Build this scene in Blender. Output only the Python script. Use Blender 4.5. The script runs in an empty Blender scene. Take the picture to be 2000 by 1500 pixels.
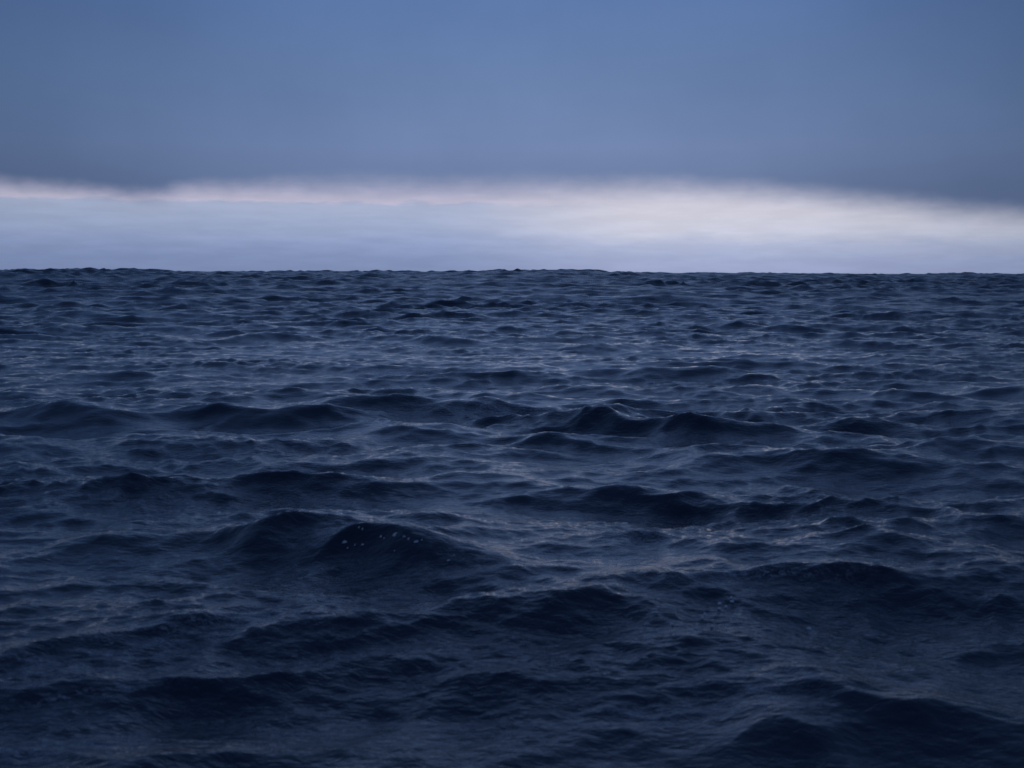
import bpy, math
import numpy as np
from mathutils import Vector

scene = bpy.context.scene
R = math.radians

# ---------------------------------------------------------------- camera
CAM_Z = 2.8
cam_data = bpy.data.cameras.new('camera')
cam = bpy.data.objects.new('camera', cam_data)
scene.collection.objects.link(cam)
scene.camera = cam
cam.location = (0, 0, CAM_Z)
cam.rotation_euler = (R(90 - 4.49), 0, 0)
cam.rotation_euler.rotate_axis('Z', R(0.20))
cam_data.lens = 50
cam_data.sensor_width = 36
cam_data.clip_start = 0.05
cam_data.clip_end = 60000
cam_data.dof.use_dof = True
cam_data.dof.focus_distance = 45
cam_data.dof.aperture_fstop = 2.6

# ---------------------------------------------------------------- view
vs = scene.view_settings
scene.display_settings.display_device = 'sRGB'
vs.view_transform = 'Standard'
vs.look = 'None'
vs.exposure = 0
vs.gamma = 1
vs.use_curve_mapping = False
scene.cycles.use_denoising = True


def lin(r, g, b):
    f = lambda c: (c / 255) / 12.92 if c <= 10.3 else ((c / 255 + 0.055) / 1.055) ** 2.4
    return (f(r), f(g), f(b), 1.0)


# ---------------------------------------------------------------- sky
world = bpy.data.worlds.new('World')
scene.world = world
world.use_nodes = True
nt = world.node_tree
nt.nodes.clear()


class G:
    """small node graph helper"""
    def __init__(self, tree):
        self.t = tree

    def new(self, kind, **kw):
        n = self.t.nodes.new(kind)
        for k, v in kw.items():
            setattr(n, k, v)
        return n

    def put(self, sock, v):
        if isinstance(v, bpy.types.NodeSocket):
            self.t.links.new(v, sock)
        else:
            sock.default_value = v

    def math(self, op, a, b=0.0, c=None, clamp=False):
        n = self.new('ShaderNodeMath', operation=op, use_clamp=clamp)
        self.put(n.inputs[0], a)
        self.put(n.inputs[1], b)
        if c is not None:
            self.put(n.inputs[2], c)
        return n.outputs[0]

    def smooth(self, v, a, b, lo=0.0, hi=1.0):
        n = self.new('ShaderNodeMapRange', interpolation_type='SMOOTHSTEP')
        self.put(n.inputs['Value'], v)
        self.put(n.inputs['From Min'], a)
        self.put(n.inputs['From Max'], b)
        self.put(n.inputs['To Min'], lo)
        self.put(n.inputs['To Max'], hi)
        return n.outputs['Result']

    def ramp(self, v, a, b, stops):
        m = self.new('ShaderNodeMapRange')
        self.put(m.inputs['Value'], v)
        m.inputs['From Min'].default_value = a
        m.inputs['From Max'].default_value = b
        r = self.new('ShaderNodeValToRGB')
        r.color_ramp.interpolation = 'B_SPLINE' if len(stops) > 7 else 'EASE'
        r.color_ramp.interpolation = 'LINEAR'
        els = r.color_ramp.elements
        while len(els) < len(stops):
            els.new(0.5)
        for e, (p, c) in zip(els, stops):
            e.position = (p - a) / (b - a)
            e.color = c
        self.put(r.inputs[0], m.outputs[0])
        return r.outputs[0]

    def curve(self, v, a, b, pts, lo, hi):
        """smooth curve through pts, x in a..b, y in lo..hi"""
        m = self.new('ShaderNodeMapRange')
        self.put(m.inputs['Value'], v)
        m.inputs['From Min'].default_value = a
        m.inputs['From Max'].default_value = b
        fc = self.new('ShaderNodeFloatCurve')
        cm = fc.mapping
        cu = cm.curves[0]
        while len(cu.points) < len(pts):
            cu.points.new(0.5, 0.5)
        for p, (x, y) in zip(cu.points, pts):
            p.location = ((x - a) / (b - a), (y - lo) / (hi - lo))
        cm.update()
        self.put(fc.inputs['Value'], m.outputs[0])
        self.put(fc.inputs['Factor'], 1.0)
        return self.math('MULTIPLY_ADD', fc.outputs[0], hi - lo, lo)

    def mix(self, f, a, b, blend='MIX'):
        n = self.new('ShaderNodeMix', data_type='RGBA', blend_type=blend)
        self.put(n.inputs[0], f)
        self.put(n.inputs[6], a)
        self.put(n.inputs[7], b)
        return n.outputs[2]

    def noise(self, vec, scale, detail=3, rough=0.5, dist=0.0):
        n = self.new('ShaderNodeTexNoise')
        self.put(n.inputs['Vector'], vec)
        n.inputs['Scale'].default_value = scale
        n.inputs['Detail'].default_value = detail
        n.inputs['Roughness'].default_value = rough
        n.inputs['Distortion'].default_value = dist
        return n.outputs[0]

    def comb(self, x, y, z=0.0):
        n = self.new('ShaderNodeCombineXYZ')
        self.put(n.inputs[0], x)
        self.put(n.inputs[1], y)
        self.put(n.inputs[2], z)
        return n.outputs[0]


g = G(nt)
tc = g.new('ShaderNodeTexCoord')
sep = g.new('ShaderNodeSeparateXYZ')
nt.links.new(tc.outputs['Generated'], sep.inputs[0])
az = g.math('MULTIPLY', g.math('ARCTAN2', sep.outputs[0], sep.outputs[1]), 180 / math.pi)   # degrees, 0 ahead, + right
el = g.math('MULTIPLY', g.math('ARCSINE', sep.outputs[2]), 180 / math.pi)
uv = g.comb(az, g.math('MULTIPLY', el, 3.0))

# lower edge of the cloud deck (degrees of elevation along azimuth)
nE = g.noise(g.comb(az, el), 0.35, 4, 0.55)
nE2 = g.noise(g.comb(az, g.math('MULTIPLY', el, 2.0), 7.0), 1.3, 3, 0.5)
edge = g.curve(az, -60, 60, [(-60, 3.6), (-40, 3.1), (-24, 3.5), (-19.8, 3.40), (-15.8, 3.22), (-14.4, 3.08), (-12.6, 3.38),
                             (-8, 3.42), (-3, 3.38), (2, 3.42), (5.2, 3.48), (10, 3.3), (14, 2.95), (19.8, 2.32), (30, 1.9), (45, 2.6), (60, 2.8)], 0, 5)
edge = g.math('ADD', edge, g.math('MULTIPLY', g.math('SUBTRACT', nE, 0.5), 0.40))
edge = g.math('SUBTRACT', edge, 0.27)
edge = g.math('ADD', edge, g.math('MULTIPLY', g.math('SUBTRACT', nE2, 0.5), 0.24))
soft = g.curve(az, -60, 60, [(-60, .7), (-24, .6), (-18, .58), (-10, .75), (-3, 1.05), (3, 1.0), (8, .85), (20, .8), (60, .7)], 0, 1.2)
deck = g.smooth(el, g.math('SUBTRACT', edge, g.math('MULTIPLY', soft, 0.75)), g.math('ADD', edge, soft))

# colour of the deck with elevation
deck_col = g.ramp(el, 0, 60, [
    (0.0, lin(108, 124, 165)), (3.4, lin(105, 124, 163)), (5.0, lin(112, 133, 175)), (7.4, lin(103, 129, 172)),
    (10.9, lin(92, 121, 171)), (18.0, lin(80, 108, 158)), (34.0, lin(73, 99, 149)), (60.0, lin(70, 95, 144))])
azf = g.curve(az, -180, 180, [(-180, .60), (-90, .60), (-45, .54), (-28, .48), (-20, .58), (-15, .70), (-8, .90), (0, 1.0), (8, .94), (14, .76), (20, .58), (28, .46), (45, .54), (90, .6), (180, .60)], 0, 1.2)
azf = g.math('ADD', azf, g.math('MULTIPLY', g.math('SUBTRACT', 0.75, azf), g.smooth(el, 14.0, 45.0)))
nM = g.noise(g.comb(g.math('MULTIPLY', az, 0.6), el), 0.22, 4, 0.5)
nM2 = g.noise(g.comb(g.math('MULTIPLY', az, 1.6), g.math('MULTIPLY', el, .5), 3.0), 0.5, 4, 0.6)
mott = g.math('ADD', g.math('MULTIPLY_ADD', g.math('SUBTRACT', nM, 0.5), 0.30, 1.0), g.math('MULTIPLY', g.math('SUBTRACT', nM2, .5), 0.05))
deck_f = g.math('MULTIPLY', azf, mott)
deck_col = g.mix(1.0, deck_col, g.comb(deck_f, g.math('POWER', deck_f, 0.86), g.math('POWER', deck_f, 0.78)), 'MULTIPLY')

# clear strip below the deck: grey-blue haze at the sea, pale rose-cream above
hazeN = g.noise(g.comb(az, g.math('MULTIPLY', el, 4.0), 11.0), 0.45, 4, 0.6)
ew = g.math('ADD', el, g.math('MULTIPLY', g.math('SUBTRACT', hazeN, 0.5), 0.60))
left = g.ramp(ew, 0, 5, [
    (0.0, lin(127, 143, 183)), (0.6, lin(131, 148, 188)), (1.2, lin(145, 161, 200)), (1.75, lin(158, 172, 205)),
    (2.5, lin(167, 179, 208)), (2.68, lin(170, 180, 208)), (2.80, lin(196, 192, 214)), (3.6, lin(190, 188, 213))])
right = g.ramp(ew, 0, 5, [
    (0.0, lin(153, 165, 202)), (0.5, lin(158, 170, 206)), (1.1, lin(174, 184, 213)), (1.6, lin(199, 203, 222)),
    (2.3, lin(205, 205, 220)), (3.6, lin(200, 198, 216))])
lr = g.smooth(az, -4.0, 6.0)
strip = g.mix(lr, left, right)
bank = g.noise(g.comb(g.math('MULTIPLY', az, 0.7), g.math('MULTIPLY', el, 5.0), 4.0), 0.55, 5, 0.6)
bank = g.math('MULTIPLY_ADD', g.smooth(bank, 0.35, 0.68), 0.08, 0.96)
strip = g.mix(1.0, strip, g.comb(bank, bank, bank), 'MULTIPLY')
sf = g.curve(az, -180, 180, [(-180, .45), (-90, .5), (-45, .6), (-28, .70), (-20, .82), (-10, .92), (0, 1.0), (8, 1.0), (14, .88), (20, .76), (28, .66), (45, .55), (90, .5), (180, .45)], 0, 1.2)
strip = g.mix(1.0, strip, g.comb(sf, g.math('POWER', sf, 0.9), g.math('POWER', sf, 0.8)), 'MULTIPLY')
col = g.mix(deck, strip, deck_col)

SUN_EL, SUN_AZ = R(9), R(6)
sky = g.new('ShaderNodeTexSky', sky_type='NISHITA')
sky.sun_disc = False
sky.sun_elevation = SUN_EL
sky.sun_rotation = SUN_AZ
sky.air_density = 1.0
sky.dust_density = 1.0
sky.ozone_density = 3.0
bg_clear = g.new('ShaderNodeBackground')
nt.links.new(sky.outputs[0], bg_clear.inputs[0])
bg_clear.inputs[1].default_value = 0.05
bg_cloud = g.new('ShaderNodeBackground')
nt.links.new(col, bg_cloud.inputs[0])
bg_cloud.inputs[1].default_value = 1.0
mx = g.new('ShaderNodeMixShader')
mx.inputs[0].default_value = 0.995            # cloud cover over the clear sky
nt.links.new(bg_clear.outputs[0], mx.inputs[1])
nt.links.new(bg_cloud.outputs[0], mx.inputs[2])
wo = g.new('ShaderNodeOutputWorld')
nt.links.new(mx.outputs[0], wo.inputs[0])
world.cycles.sampling_method = 'MANUAL'
world.cycles.sample_map_resolution = 2048

# sun far behind the overcast
sd = bpy.data.lights.new('sun', 'SUN')
sd.energy = 0.004
sd.angle = R(40)
sd.color = (1.0, 0.9, 0.86)
so = bpy.data.objects.new('sun', sd)
scene.collection.objects.link(so)
so.rotation_euler = (-(R(90) - SUN_EL), 0, -SUN_AZ)

# ---------------------------------------------------------------- the sea: spectrum
rng = np.random.default_rng(11)
WIND = np.array([0.10, -1.0])
WIND = WIND / np.linalg.norm(WIND)


def cascade(L, N, lmin, lmax, B, spread, peak=None, seed=0):
    """periodic tile of sea surface: height and the two choppy offsets"""
    r = np.random.default_rng(seed)
    k1 = 2 * np.pi * np.fft.fftfreq(N, L / N)
    kx, ky = np.meshgrid(k1, k1, indexing='xy')
    k = np.hypot(kx, ky)
    k[0, 0] = 1
    c = (kx * WIND[0] + ky * WIND[1]) / k
    D = np.where(c > 0, c, 0.0) ** (2 * spread) + 0.03
    th = np.linspace(0, 2 * np.pi, 721)
    cc = np.cos(th)
    D = D / np.trapz(np.where(cc > 0, cc, 0) ** (2 * spread) + 0.03, th)
    k0, kc = 2 * np.pi / lmax, 2 * np.pi / lmin
    S = B * k ** -4.0 * D
    if peak:
        S = S * np.exp(-1.25 * (2 * np.pi / peak / k) ** 2)
    win = 1 / (1 + np.exp(-(np.log(k / k0)) * 14)) / (1 + np.exp((np.log(k / kc)) * 14))
    dk = 2 * np.pi / L
    amp = np.sqrt(np.maximum(S * win, 0)) * dk
    amp[0, 0] = 0
    z = amp * (r.standard_normal((N, N)) + 1j * r.standard_normal((N, N)))
    h = np.fft.ifft2(z).real * N * N
    dx = np.fft.ifft2(1j * kx / k * z).real * N * N
    dy = np.fft.ifft2(1j * ky / k * z).real * N * N
    return np.stack([h, dx, dy], -1).astype(np.float32)


def sample(tile, L, x, y, rot=0.0, ox=0.0, oy=0.0):
    N = tile.shape[0]
    c, s = math.cos(rot), math.sin(rot)
    u = (c * x + s * y + ox) / L * N
    v = (-s * x + c * y + oy) / L * N
    iu, iv = np.floor(u).astype(np.int64), np.floor(v).astype(np.int64)
    fu, fv = (u - iu)[:, None].astype(np.float32), (v - iv)[:, None].astype(np.float32)
    i0, i1, j0, j1 = iu % N, (iu + 1) % N, iv % N, (iv + 1) % N
    a = tile[j0, i0] * (1 - fu) + tile[j0, i1] * fu
    b = tile[j1, i0] * (1 - fu) + tile[j1, i1] * fu
    r = a * (1 - fv) + b * fv
    dx, dy = r[:, 1].copy(), r[:, 2].copy()
    r[:, 1] = c * dx - s * dy
    r[:, 2] = s * dx + c * dy
    return r


def sstep(v, a, b):
    t = np.clip((v - a) / (b - a), 0, 1)
    return t * t * (3 - 2 * t)


# ---------------------------------------------------------------- the sea: grid
rows = [0.25]
while rows[-1] < 6.3:
    rows.append(rows[-1] + min(0.12, 0.04 + rows[-1] * 0.02))
while rows[-1] < 30000:
    r_ = rows[-1]
    px = r_ * r_ / 3982 * 1.15
    if r_ < 400:
        rows.append(r_ + min(px, 0.0048 * r_))
    else:
        rows.append(r_ * (1.0065 + 0.02 * min(1, (r_ - 400) / 2000)))
rad = np.array(rows)
half = list(np.arange(0, 23.5, 0.050))
st = 0.050
while half[-1] < 180:
    st = min(st * 1.045, 2.5)
    half.append(half[-1] + st)
half = np.array(half)
half = half * 180 / half[-1] if half[-1] < 184 else half
k_in = half <= 23.5
half[~k_in] = 23.5 + (half[~k_in] - 23.5) * (180 - 23.5) / (half[-1] - 23.5)
ang = np.radians(np.concatenate([-half[:0:-1][1:], half]))      # one seam directly behind
nr, na = len(rad), len(ang)
RR, AA = np.meshgrid(rad, ang, indexing='ij')
X = (RR * np.sin(AA)).ravel()
Y = (RR * np.cos(AA)).ravel()
Rf = RR.ravel()
dR = np.gradient(rad)[:, None].repeat(na, 1).ravel()
dA = (np.gradient(ang)[None, :] * rad[:, None]).ravel()

# local mesh spacing decides which wavelengths the mesh carries; the shader's relief takes over below that
sp = np.maximum(dR * 0.62, dA)

SPECTRA = [   # L, N, lmin, lmax, B, spread, peak, rotation, seed
    (241.0, 512, 4.0, 90.0, 0.0062, 2.6, 11.0, 0.05, 3),
    (53.0, 512, 1.0, 4.0, 0.0115, 1.5, None, -0.20, 5),
    (12.3, 512, 0.26, 1.0, 0.0150, 1.0, None, 0.30, 7),
    (5.1, 512, 0.08, 0.26, 0.0110, 0.8, None, -0.45, 9),
]
# the single steep wind waves one can pick out: x, y, half width, height, slant of the crest line
CRESTS = [
    (-2.32, 14.49, 0.42, 0.34, -0.00),
    (-1.26, 13.53, 0.64, 0.40, -0.35),
    (-8.30, 27.04, 0.93, 0.62, -0.29),
    (-7.41, 28.90, 0.84, 0.42, 0.00),
    (-5.60, 27.17, 0.88, 0.36, -0.58),
    (-3.53, 27.15, 0.88, 0.30, 0.80),
    (-2.52, 29.04, 0.84, 0.34, 0.62),
    (-1.25, 28.85, 0.94, 0.36, -0.31),
    (1.23, 26.14, 1.04, 0.42, -0.45),
    (2.26, 25.46, 0.74, 0.42, -0.55),
    (3.41, 24.79, 0.72, 0.40, -0.43),
    (5.09, 20.67, 0.79, 0.55, -0.45),
    (6.54, 25.84, 2.15, 0.28, -0.56),
    (4.65, 15.59, 0.96, 0.30, 0.40),
    (0.00, 11.27, 0.49, 0.26, -0.12),
    (0.54, 11.33, 0.33, 0.18, -0.25),
    (1.69, 8.51, 0.28, 0.30, 0.28),
    (2.48, 9.01, 0.36, 0.24, -0.20),
    (-1.19, 10.85, 0.67, 0.18, 0.43),
    (-0.35, 19.05, 0.76, 0.26, 0.00),
    (1.87, 17.75, 0.71, 0.32, 0.00),
    (1.64, 19.67, 0.64, 0.20, 0.80),
    (-2.73, 18.32, 0.86, 0.30, -0.20),
    (-4.13, 14.37, 0.31, 0.20, 0.00),
    (-3.46, 22.78, 1.15, 0.30, 0.49),
    (-10.15, 37.53, 0.74, 0.34, 0.80),
    (-1.61, 37.29, 1.08, 0.36, -0.00),
    (0.50, 34.77, 0.75, 0.34, -0.75),
    (4.29, 38.41, 1.32, 0.42, -0.00),
    (6.96, 41.96, 1.66, 0.30, 0.00),
    (11.60, 39.73, 1.00, 0.42, 0.80),
    (-9.53, 56.33, 1.32, 0.60, 0.80),
    (-2.65, 54.60, 1.08, 0.50, -0.59),
    (3.22, 51.06, 0.74, 0.50, 0.00),
    (3.26, 100.66, 1.27, 0.50, 0.00),
    (7.97, 94.33, 1.02, 0.60, 0.00),
    (-19.14, 84.52, 1.06, 0.60, -0.80),
    (-8.26, 90.09, 1.13, 0.40, 0.00),
    (-20.79, 62.11, 1.79, 0.55, 0.00),
    (9.25, 26.65, 0.87, 0.42, 0.57),
    (2.16, 13.82, 0.20, 0.18, -0.30),
    (3.50, 13.95, 0.36, 0.22, -0.15),
    (3.25, 12.36, 0.41, 0.28, 0.00),
    (1.48, 12.31, 0.40, 0.22, 0.13),
    (4.22, 18.18, 0.40, 0.20, 0.00),
    (-5.28, 16.13, 0.53, 0.24, 0.00),
    (1.14, 10.37, 0.38, 0.16, 0.00),
    (-1.81, 9.49, 0.63, 0.20, 0.41),
    (-1.72, 8.07, 0.45, 0.20, 0.18),
    (0.00, 9.47, 0.42, 0.16, -0.10),
    (-3.21, 10.30, 0.53, 0.18, 0.56),
    (-1.68, 12.08, 0.40, 0.14, 0.00),
    (-0.78, 15.36, 0.22, 0.15, 0.00),
    (-4.51, 17.74, 0.71, 0.24, 0.19),
    (0.08, 23.11, 1.00, 0.20, 0.50),
    (4.88, 26.96, 0.59, 0.20, 0.00),
    (16.01, 59.28, 1.28, 0.30, 0.00),
    (12.42, 61.60, 1.33, 0.30, 0.00),
    (40.50, 118.70, 2.56, 0.40, 0.00),
]


def best_offset(t, L, rot, pts, tries, seed):
    """slide the tile so that its crests fall where the steep waves stand"""
    r = np.random.default_rng(seed)
    P = np.array(pts)
    best = (-9, 0, 0)
    for _ in range(tries):
        ox, oy = r.uniform(0, L, 2)
        up = sample(t, L, P[:, 0], P[:, 1] + 0.2, rot, ox, oy)[:, 0]
        dn = sample(t, L, P[:, 0], P[:, 1] - 3.0 * P[:, 3] - 0.3, rot, ox, oy)[:, 0]
        sc = float(((up - 0.8 * dn) * P[:, 3] ** 1.5).sum())
        if sc > best[0]:
            best = (sc, ox, oy)
    return best[1], best[2]


rough = sample(cascade(97.0, 256, 4.0, 60.0, 1.0, 0.3, 12.0, 21), 97.0, X, Y)[:, 0]
rough = rough / rough.std()
rough2 = sample(cascade(331.0, 256, 14.0, 200.0, 1.0, 0.5, 50.0, 22), 331.0, X, Y)[:, 0]
rough2 = rough2 / rough2.std()
Z = np.zeros_like(X)
DX = np.zeros_like(X)
DY = np.zeros_like(X)
for i, (L, N, l0, l1, B, spd, pk, rot, seed) in enumerate(SPECTRA):
    t = cascade(L, N, l0, l1, B, spd, pk, seed)
    ox, oy = 13.7 * i, 5.1 * i
    if i == 0:
        ox, oy = best_offset(t, L, rot, CRESTS, 5000, 1)
    if i == 1:
        o1 = best_offset(t, L, rot + 0.42, [c for c in CRESTS if c[1] < 32], 3000, 2)
        o2 = best_offset(t, L * 1.13, rot - 0.5, [c for c in CRESTS if c[1] < 32], 3000, 3)
    elif i:
        o1, o2 = (ox, oy), (3.7, 21.0 + i)
    s_ = sample(t, L, X, Y, rot, ox, oy) if i == 0 else None
    if i:       # two crossing trains of wind waves
        s_ = 0.74 * sample(t, L, X, Y, rot + 0.42, *o1) + 0.68 * sample(t, L * 1.13, X, Y, rot - 0.5, *o2)
    lam = math.sqrt(l0 * l1) if i else 9.0
    fade = 1 - sstep(sp, lam * 0.33, lam * 0.8)
    if i == 0:
        fade = fade * (0.44 - 0.15 * sstep(Rf, 15, 23) + 0.69 * sstep(Rf, 32, 100))
    if i == 1:
        fade = fade * (1 + 0.22 * np.clip(rough2, -2, 2)) * (0.9 + 0.7 * sstep(Rf, 30, 90))
    if i >= 2:
        fade = fade * np.clip(1.0 + 0.32 * rough, 0.78, 1.9) * (0.60 + 0.40 * sstep(Rf, 8, 17))
    ch = (1.25, 1.3, 1.0, 0.5)[i]
    Z += s_[:, 0] * fade
    DX += s_[:, 1] * fade * ch
    DY += s_[:, 2] * fade * ch

TWIN = [(-2.30, 14.45, 0.34, 0.40, 0.05), (-1.15, 13.60, 0.52, 0.44, -0.25)]   # the double-peaked wave that carries the foam
for j, (cx, cy, w, H, sl) in enumerate(CRESTS + TWIN):
    w *= 1.45
    reach = w * 3.2 + H * 16
    m = np.nonzero((np.abs(X - cx) < reach) & (np.abs(Y - cy) < reach))[0]
    u = X[m] - cx
    wob = 0.35 * H * np.sin(u / w * 2.3 + j * 1.7) + 0.2 * H * np.sin(u / w * 4.1 + j * 2.9)
    v = Y[m] - (cy + sl * u + 0.10 * u * u / w + wob)
    Lf, Lb = H * 1.3, H * 2.6
    prof = np.where(v < 0, np.exp(-np.abs(v / Lf) ** 1.2), np.exp(-np.abs(v / Lb) ** 1.15))
    prof = prof - 0.30 * np.exp(-((v + Lf * 2.4) / (Lf * 1.5)) ** 2)
    along = np.exp(-np.abs(u / (w * 1.15)) ** 2.0)
    Z[m] += (0.29 if 18 < cy < 34 else 0.40) * H * prof * along

# long swell: a ridge some way out that hides the true horizon over most of the view
ridge_y = 170 + 10 * np.sin(X / 95.0) + 0.10 * X
ridge = 2.74 + 0.06 * np.exp(-(X / 22) ** 2) + 0.07 * np.sin(X / 9.0 + 1.1) + 0.07 * np.sin(X / 4.3 + 0.4) - 0.12 * sstep(X, 25, 55) - 0.10 * sstep(-X, 50, 62)
Z += ridge * np.exp(-((Y - ridge_y) / 45) ** 2 / 2)
far = sstep(Rf, 230, 420)
Z += far * 0.75 * np.sin(Y / 27.0 + 0.5 * np.sin(X / 60.0)) * np.cos(X / 140.0 + Y / 90.0)
# keep the water under the camera calm enough not to reach the lens
PX, PY, PZ = X + DX, Y + DY, Z
sheen_spots = [   # pale patches painted in as sky sheen on the water: x, y, length, depth, slant
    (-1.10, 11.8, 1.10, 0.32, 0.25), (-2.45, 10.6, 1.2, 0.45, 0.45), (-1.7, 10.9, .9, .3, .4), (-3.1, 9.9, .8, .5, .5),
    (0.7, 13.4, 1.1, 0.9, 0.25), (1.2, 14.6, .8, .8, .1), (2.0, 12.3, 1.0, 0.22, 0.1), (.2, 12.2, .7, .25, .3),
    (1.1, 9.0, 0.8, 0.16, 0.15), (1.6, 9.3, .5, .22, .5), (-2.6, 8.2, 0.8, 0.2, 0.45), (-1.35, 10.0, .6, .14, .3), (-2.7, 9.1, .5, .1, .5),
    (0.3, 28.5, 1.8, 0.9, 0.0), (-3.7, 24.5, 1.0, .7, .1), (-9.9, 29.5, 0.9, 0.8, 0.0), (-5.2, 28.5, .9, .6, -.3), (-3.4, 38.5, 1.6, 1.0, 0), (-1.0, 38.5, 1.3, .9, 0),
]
foam = np.zeros_like(X)  # mask of the painted sky sheen
for fx, fy, a, b, sl in sheen_spots:
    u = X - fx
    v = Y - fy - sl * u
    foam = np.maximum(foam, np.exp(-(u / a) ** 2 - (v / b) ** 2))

# ---------------------------------------------------------------- the sea: mesh
me = bpy.data.meshes.new('sea')
nv = nr * na
co = np.empty((nv, 3), np.float32)
co[:, 0], co[:, 1], co[:, 2] = PX, PY, PZ
ii = np.arange(nr - 1)[:, None] * na
jj = np.arange(na - 1)[None, :]
a = (ii + jj).ravel()
quads = np.stack([a, a + 1, a + 1 + na, a + na], -1)
seam = np.arange(nr - 1) * na
quads = np.concatenate([quads, np.stack([seam + na - 1, seam, seam + na, seam + na - 1 + na], -1)])
nq = len(quads)
me.vertices.add(nv)
me.vertices.foreach_set('co', co.ravel())
me.loops.add(nq * 4)
me.loops.foreach_set('vertex_index', quads.ravel().astype(np.int32))
me.polygons.add(nq)
me.polygons.foreach_set('loop_start', np.arange(0, nq * 4, 4, dtype=np.int32))
me.polygons.foreach_set('use_smooth', np.ones(nq, bool))
me.update(calc_edges=True)
for nm, arr in (('coarse', sstep(sp, 0.12, 0.5)), ('rough', np.clip(0.5 + 0.25 * rough, 0, 1)), ('foam', foam)):  # the last attribute carries the painted sheen mask
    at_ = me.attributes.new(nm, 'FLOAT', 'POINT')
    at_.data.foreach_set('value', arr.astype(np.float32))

# ---------------------------------------------------------------- water material
wm = bpy.data.materials.new('sea_water')
wm.use_nodes = True
t = wm.node_tree
t.nodes.clear()
w = G(t)
geo = w.new('ShaderNodeNewGeometry')


def attr(n):
    a_ = w.new('ShaderNodeAttribute', attribute_name=n)
    return a_.outputs['Fac']


def mapped(sx, sy, rot):
    mp = w.new('ShaderNodeMapping')
    t.links.new(geo.outputs['Position'], mp.inputs['Vector'])
    mp.inputs['Scale'].default_value = (sx, sy, 0.3)
    mp.inputs['Rotation'].default_value = (0, 0, rot)
    return mp.outputs[0]


ro, coarse, sheen = attr('rough'), attr('coarse'), attr('foam')  # the third reads the painted sheen mask
fine = w.noise(mapped(0.7, 1.0, 0.1), 13.0, 3, 0.55, 0.6)
mid = w.noise(mapped(0.55, 1.0, -0.15), 3.2, 4, 0.6, 0.3)
wide = w.noise(mapped(0.5, 1.0, 0.2), 1.1, 3, 0.6, 0.2)
hgt = w.math('MULTIPLY', fine, w.math('MULTIPLY_ADD', ro, 0.014, 0.005))
hgt = w.math('ADD', hgt, w.math('MULTIPLY', mid, w.math('MULTIPLY_ADD', coarse, 0.05, 0.018)))
hgt = w.math('ADD', hgt, w.math('MULTIPLY', wide, w.math('MULTIPLY', coarse, 0.20)))
bmp = w.new('ShaderNodeBump')
bmp.inputs['Strength'].default_value = 1.0
bmp.inputs['Distance'].default_value = 1.0
t.links.new(hgt, bmp.inputs['Height'])
bs = w.new('ShaderNodeBsdfPrincipled')
bs.inputs['Base Color'].default_value = (0.0040, 0.0145, 0.028, 1)
bs.inputs['IOR'].default_value = 1.333
t.links.new(w.math('MULTIPLY_ADD', coarse, 0.12, 0.08), bs.inputs['Roughness'])
t.links.new(bmp.outputs[0], bs.inputs['Normal'])
# pale coat that paints the sky's sheen onto the water
sheen_bs = w.new('ShaderNodeBsdfPrincipled')
sheen_bs.inputs['Base Color'].default_value = (0.52, 0.50, 0.53, 1)
sheen_bs.inputs['Roughness'].default_value = 0.8
t.links.new(bmp.outputs[0], sheen_bs.inputs['Normal'])
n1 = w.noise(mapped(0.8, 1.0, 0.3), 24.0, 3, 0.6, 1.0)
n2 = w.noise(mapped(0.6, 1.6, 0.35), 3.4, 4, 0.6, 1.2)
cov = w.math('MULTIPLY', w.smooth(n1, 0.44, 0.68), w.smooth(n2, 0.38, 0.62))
cov = w.math('MULTIPLY', w.math('MULTIPLY', cov, sheen), 0.52)
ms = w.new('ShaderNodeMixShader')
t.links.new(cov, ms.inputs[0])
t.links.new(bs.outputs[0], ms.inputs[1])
t.links.new(sheen_bs.outputs[0], ms.inputs[2])
out = w.new('ShaderNodeOutputMaterial')
t.links.new(ms.outputs[0], out.inputs[0])

me.materials.append(wm)
sea = bpy.data.objects.new('sea', me)
scene.collection.objects.link(sea)
sea['kind'] = 'structure'
sea['label'] = 'dark blue open sea with choppy wind waves up to the horizon'

# ---------------------------------------------------------------- foam flecks lying on the water
fm = bpy.data.materials.new('foam_flecks')
fm.use_nodes = True
fb = fm.node_tree.nodes['Principled BSDF']
fb.inputs['Base Color'].default_value = (0.54, 0.56, 0.58, 1)
fb.inputs['Roughness'].default_value = 0.6
fg = G(fm.node_tree)
fn = fg.new('ShaderNodeTexNoise')
fn.inputs['Scale'].default_value = 160
fbm = fg.new('ShaderNodeBump')
fbm.inputs['Distance'].default_value = 0.004
fm.node_tree.links.new(fn.outputs[0], fbm.inputs['Height'])
fm.node_tree.links.new(fbm.outputs[0], fb.inputs['Normal'])

lightened = fm.copy()  # same foam, colour lightened to offset the dim light on it
lightened.name = 'lightened_foam'
lightened.node_tree.nodes['Principled BSDF'].inputs['Base Color'].default_value = (0.8, 0.82, 0.84, 1)

near = np.nonzero((PY > 7) & (PY < 17) & (np.abs(PX) < 6))[0]
NX, NY, NZ = PX[near], PY[near], PZ[near]


def surface(x, y):
    """height of the finished water at x, y from a small plane fit"""
    d = (NX - x) ** 2 + (NY - y) ** 2
    k = np.argpartition(d, 14)[:14]
    A = np.stack([NX[k] - x, NY[k] - y, np.ones(14)], -1)
    sol = np.linalg.lstsq(A, NZ[k], rcond=None)[0]
    return sol[2], sol[0], sol[1]


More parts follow.
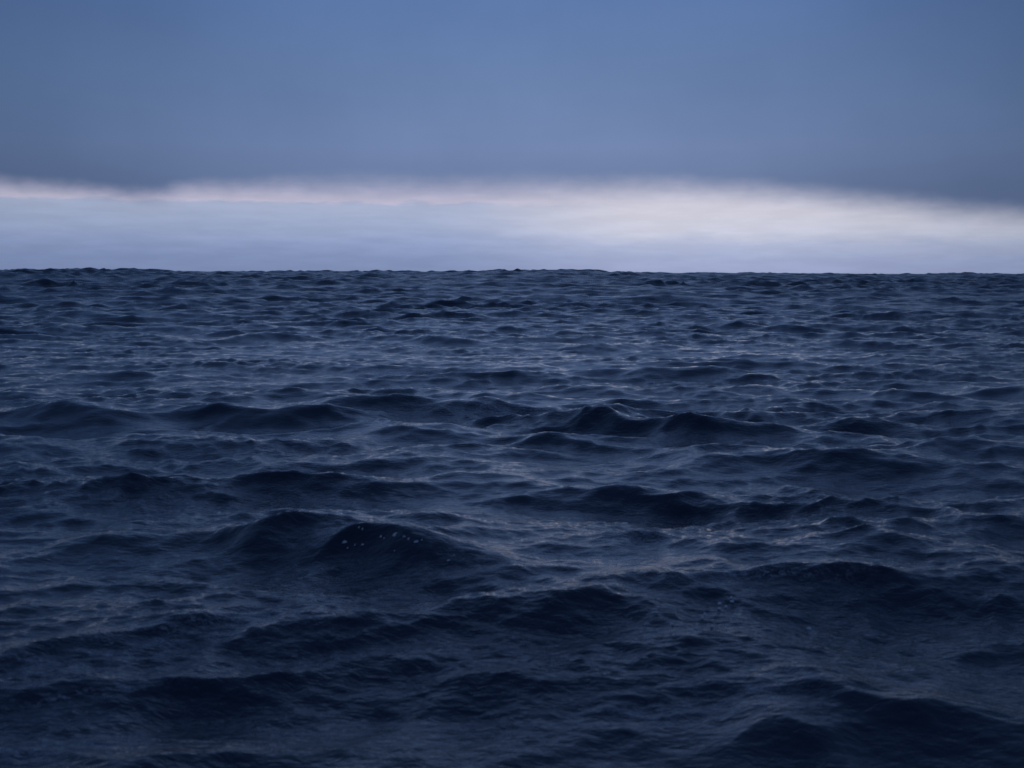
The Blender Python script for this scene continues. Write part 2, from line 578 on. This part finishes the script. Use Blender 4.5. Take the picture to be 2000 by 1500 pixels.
def foam_fleck(x, y, a, b, turn, seed, label, group=None):
    """an irregular little raft of bubbles, domed, following the slope of the water"""
    r = np.random.default_rng(seed)
    n = 18
    ph = r.uniform(0, 6.28, 3)
    z0, gx, gy = surface(x, y)
    verts, faces = [], []
    for ring, (sc, hh) in enumerate(((1.0, -0.002), (0.92, 0.35), (0.55, 0.85))):
        for q in range(n):
            th = 2 * math.pi * q / n
            k = 1 + 0.28 * math.sin(2 * th + ph[0]) + 0.20 * math.sin(3 * th + ph[1]) + 0.13 * math.sin(5 * th + ph[2])
            u, v = a * sc * k * math.cos(th), b * sc * k * math.sin(th)
            px_ = u * math.cos(turn) - v * math.sin(turn)
            py_ = u * math.sin(turn) + v * math.cos(turn)
            verts.append((px_, py_, gx * px_ + gy * py_ + hh * 0.012 * (1 + 0.3 * math.sin(4 * th + ph[1]))))
    verts.append((0, 0, 0.012))
    for ring in range(2):
        for q in range(n):
            q2 = (q + 1) % n
            faces.append((ring * n + q, ring * n + q2, (ring + 1) * n + q2, (ring + 1) * n + q))
    faces += [(2 * n + q, 2 * n + (q + 1) % n, 3 * n) for q in range(n)]
    m_ = bpy.data.meshes.new('foam_fleck')
    m_.from_pydata(verts, [], faces)
    m_.polygons.foreach_set('use_smooth', [True] * len(faces))
    m_.materials.append(lightened if x > 0 else fm)
    o = bpy.data.objects.new('foam_fleck', m_)
    o.location = (x, y, z0 + 0.004)
    scene.collection.objects.link(o)
    o['label'] = label
    o['category'] = 'foam'
    if group:
        o['group'] = group
    return o


FLECKS = [
    (-1.122, 13.513, 0.029, 0.019, -0.60, 'largest pale foam fleck, ragged and high on the dark wave face left of centre'),
    (-0.902, 13.321, 0.023, 0.015, 0.10, 'oval pale foam fleck near the right end of the flecks on the dark wave face'),
    (-1.622, 13.663, 0.029, 0.010, 0.10, 'thin stretched foam fleck, leftmost on the dark wave face left of centre'),
    (-1.262, 13.593, 0.012, 0.012, 0.20, 'small pale foam fleck just left of the largest fleck on the dark wave face', 'foam flecks on the dark wave face left of centre'),
    (-1.228, 13.540, 0.006, 0.006, 0.20, 'tiny foam speck just below left of the largest fleck on the dark wave face', 'foam flecks on the dark wave face left of centre'),
    (-1.026, 13.417, 0.011, 0.009, 0.20, 'small pale foam fleck just right of the largest fleck on the dark wave face', 'foam flecks on the dark wave face left of centre'),
    (-0.979, 13.373, 0.011, 0.009, 0.20, 'small foam fleck midway between the largest and the oval fleck on the dark wave', 'foam flecks on the dark wave face left of centre'),
    (-1.457, 13.752, 0.009, 0.007, 0.20, 'small foam fleck near the top left of the dark wave face, under its crest', 'foam flecks on the dark wave face left of centre'),
    (-1.495, 13.777, 0.007, 0.005, 0.20, 'tiny foam speck highest and farthest left under the crest of the dark wave', 'foam flecks on the dark wave face left of centre'),
    (-1.440, 13.582, 0.011, 0.007, 0.20, 'small foam fleck low on the dark wave face, right of the thin stretched fleck', 'foam flecks on the dark wave face left of centre'),
    (-1.517, 13.608, 0.007, 0.006, 0.20, 'tiny foam speck close beside the right end of the thin stretched fleck', 'foam flecks on the dark wave face left of centre'),
    (-1.585, 13.593, 0.007, 0.006, 0.20, 'tiny foam speck directly below the thin stretched fleck on the dark wave face', 'foam flecks on the dark wave face left of centre'),
    (-1.107, 13.276, 0.006, 0.006, 0.20, 'lone tiny foam speck well below the largest fleck on the dark wave face', 'foam flecks on the dark wave face left of centre'),
    (-0.850, 13.345, 0.007, 0.007, 0.20, 'tiny foam speck just right of the oval fleck on the dark wave face', 'foam flecks on the dark wave face left of centre'),
    (-0.583, 13.025, 0.012, 0.008, 0.20, 'small foam fleck at the right foot of the dark flecked wave, lowest there', 'foam flecks on the dark wave face left of centre'),
    (-0.535, 13.120, 0.007, 0.007, 0.20, 'tiny foam speck farthest right at the foot of the dark flecked wave', 'foam flecks on the dark wave face left of centre'),
    (2.409, 11.314, 0.023, 0.017, 0.20, 'lone pale foam fleck on the near water at right, apart from the others'),
    (1.855, 11.823, 0.010, 0.008, 0.10, 'topmost tiny speck of the foam cluster on the near water right of centre', 'foam flecks on the dark water right of centre'),
    (1.851, 11.735, 0.014, 0.011, 0.10, 'small foam fleck just below the topmost speck of the cluster right of centre', 'foam flecks on the dark water right of centre'),
    (1.784, 11.632, 0.012, 0.011, 0.10, 'right one of the two foam flecks in the middle of the cluster right of centre', 'foam flecks on the dark water right of centre'),
    (1.740, 11.712, 0.014, 0.013, 0.10, 'upper left foam fleck of the three in the middle of the cluster right of centre', 'foam flecks on the dark water right of centre'),
    (1.706, 11.475, 0.012, 0.013, 0.10, 'lower left foam fleck of the three in the middle of the cluster right of centre', 'foam flecks on the dark water right of centre'),
    (1.565, 11.335, 0.009, 0.013, 0.10, 'upper speck of the pair below left of the foam cluster right of centre', 'foam flecks on the dark water right of centre'),
    (1.532, 11.211, 0.011, 0.013, 0.10, 'lower speck of the pair below left of the foam cluster right of centre', 'foam flecks on the dark water right of centre'),
    (1.564, 10.911, 0.014, 0.012, 0.10, 'right one of the two lowest foam flecks of the cluster right of centre', 'foam flecks on the dark water right of centre'),
    (1.424, 10.753, 0.016, 0.012, 0.10, 'left one of the two lowest foam flecks of the cluster right of centre', 'foam flecks on the dark water right of centre'),
    (1.251, 10.866, 0.011, 0.010, 0.10, 'tiny foam speck farthest left of the foam cluster right of centre', 'foam flecks on the dark water right of centre'),
]
for k_, f_ in enumerate(FLECKS):
    foam_fleck(*f_[:5], 40 + k_, *f_[5:])
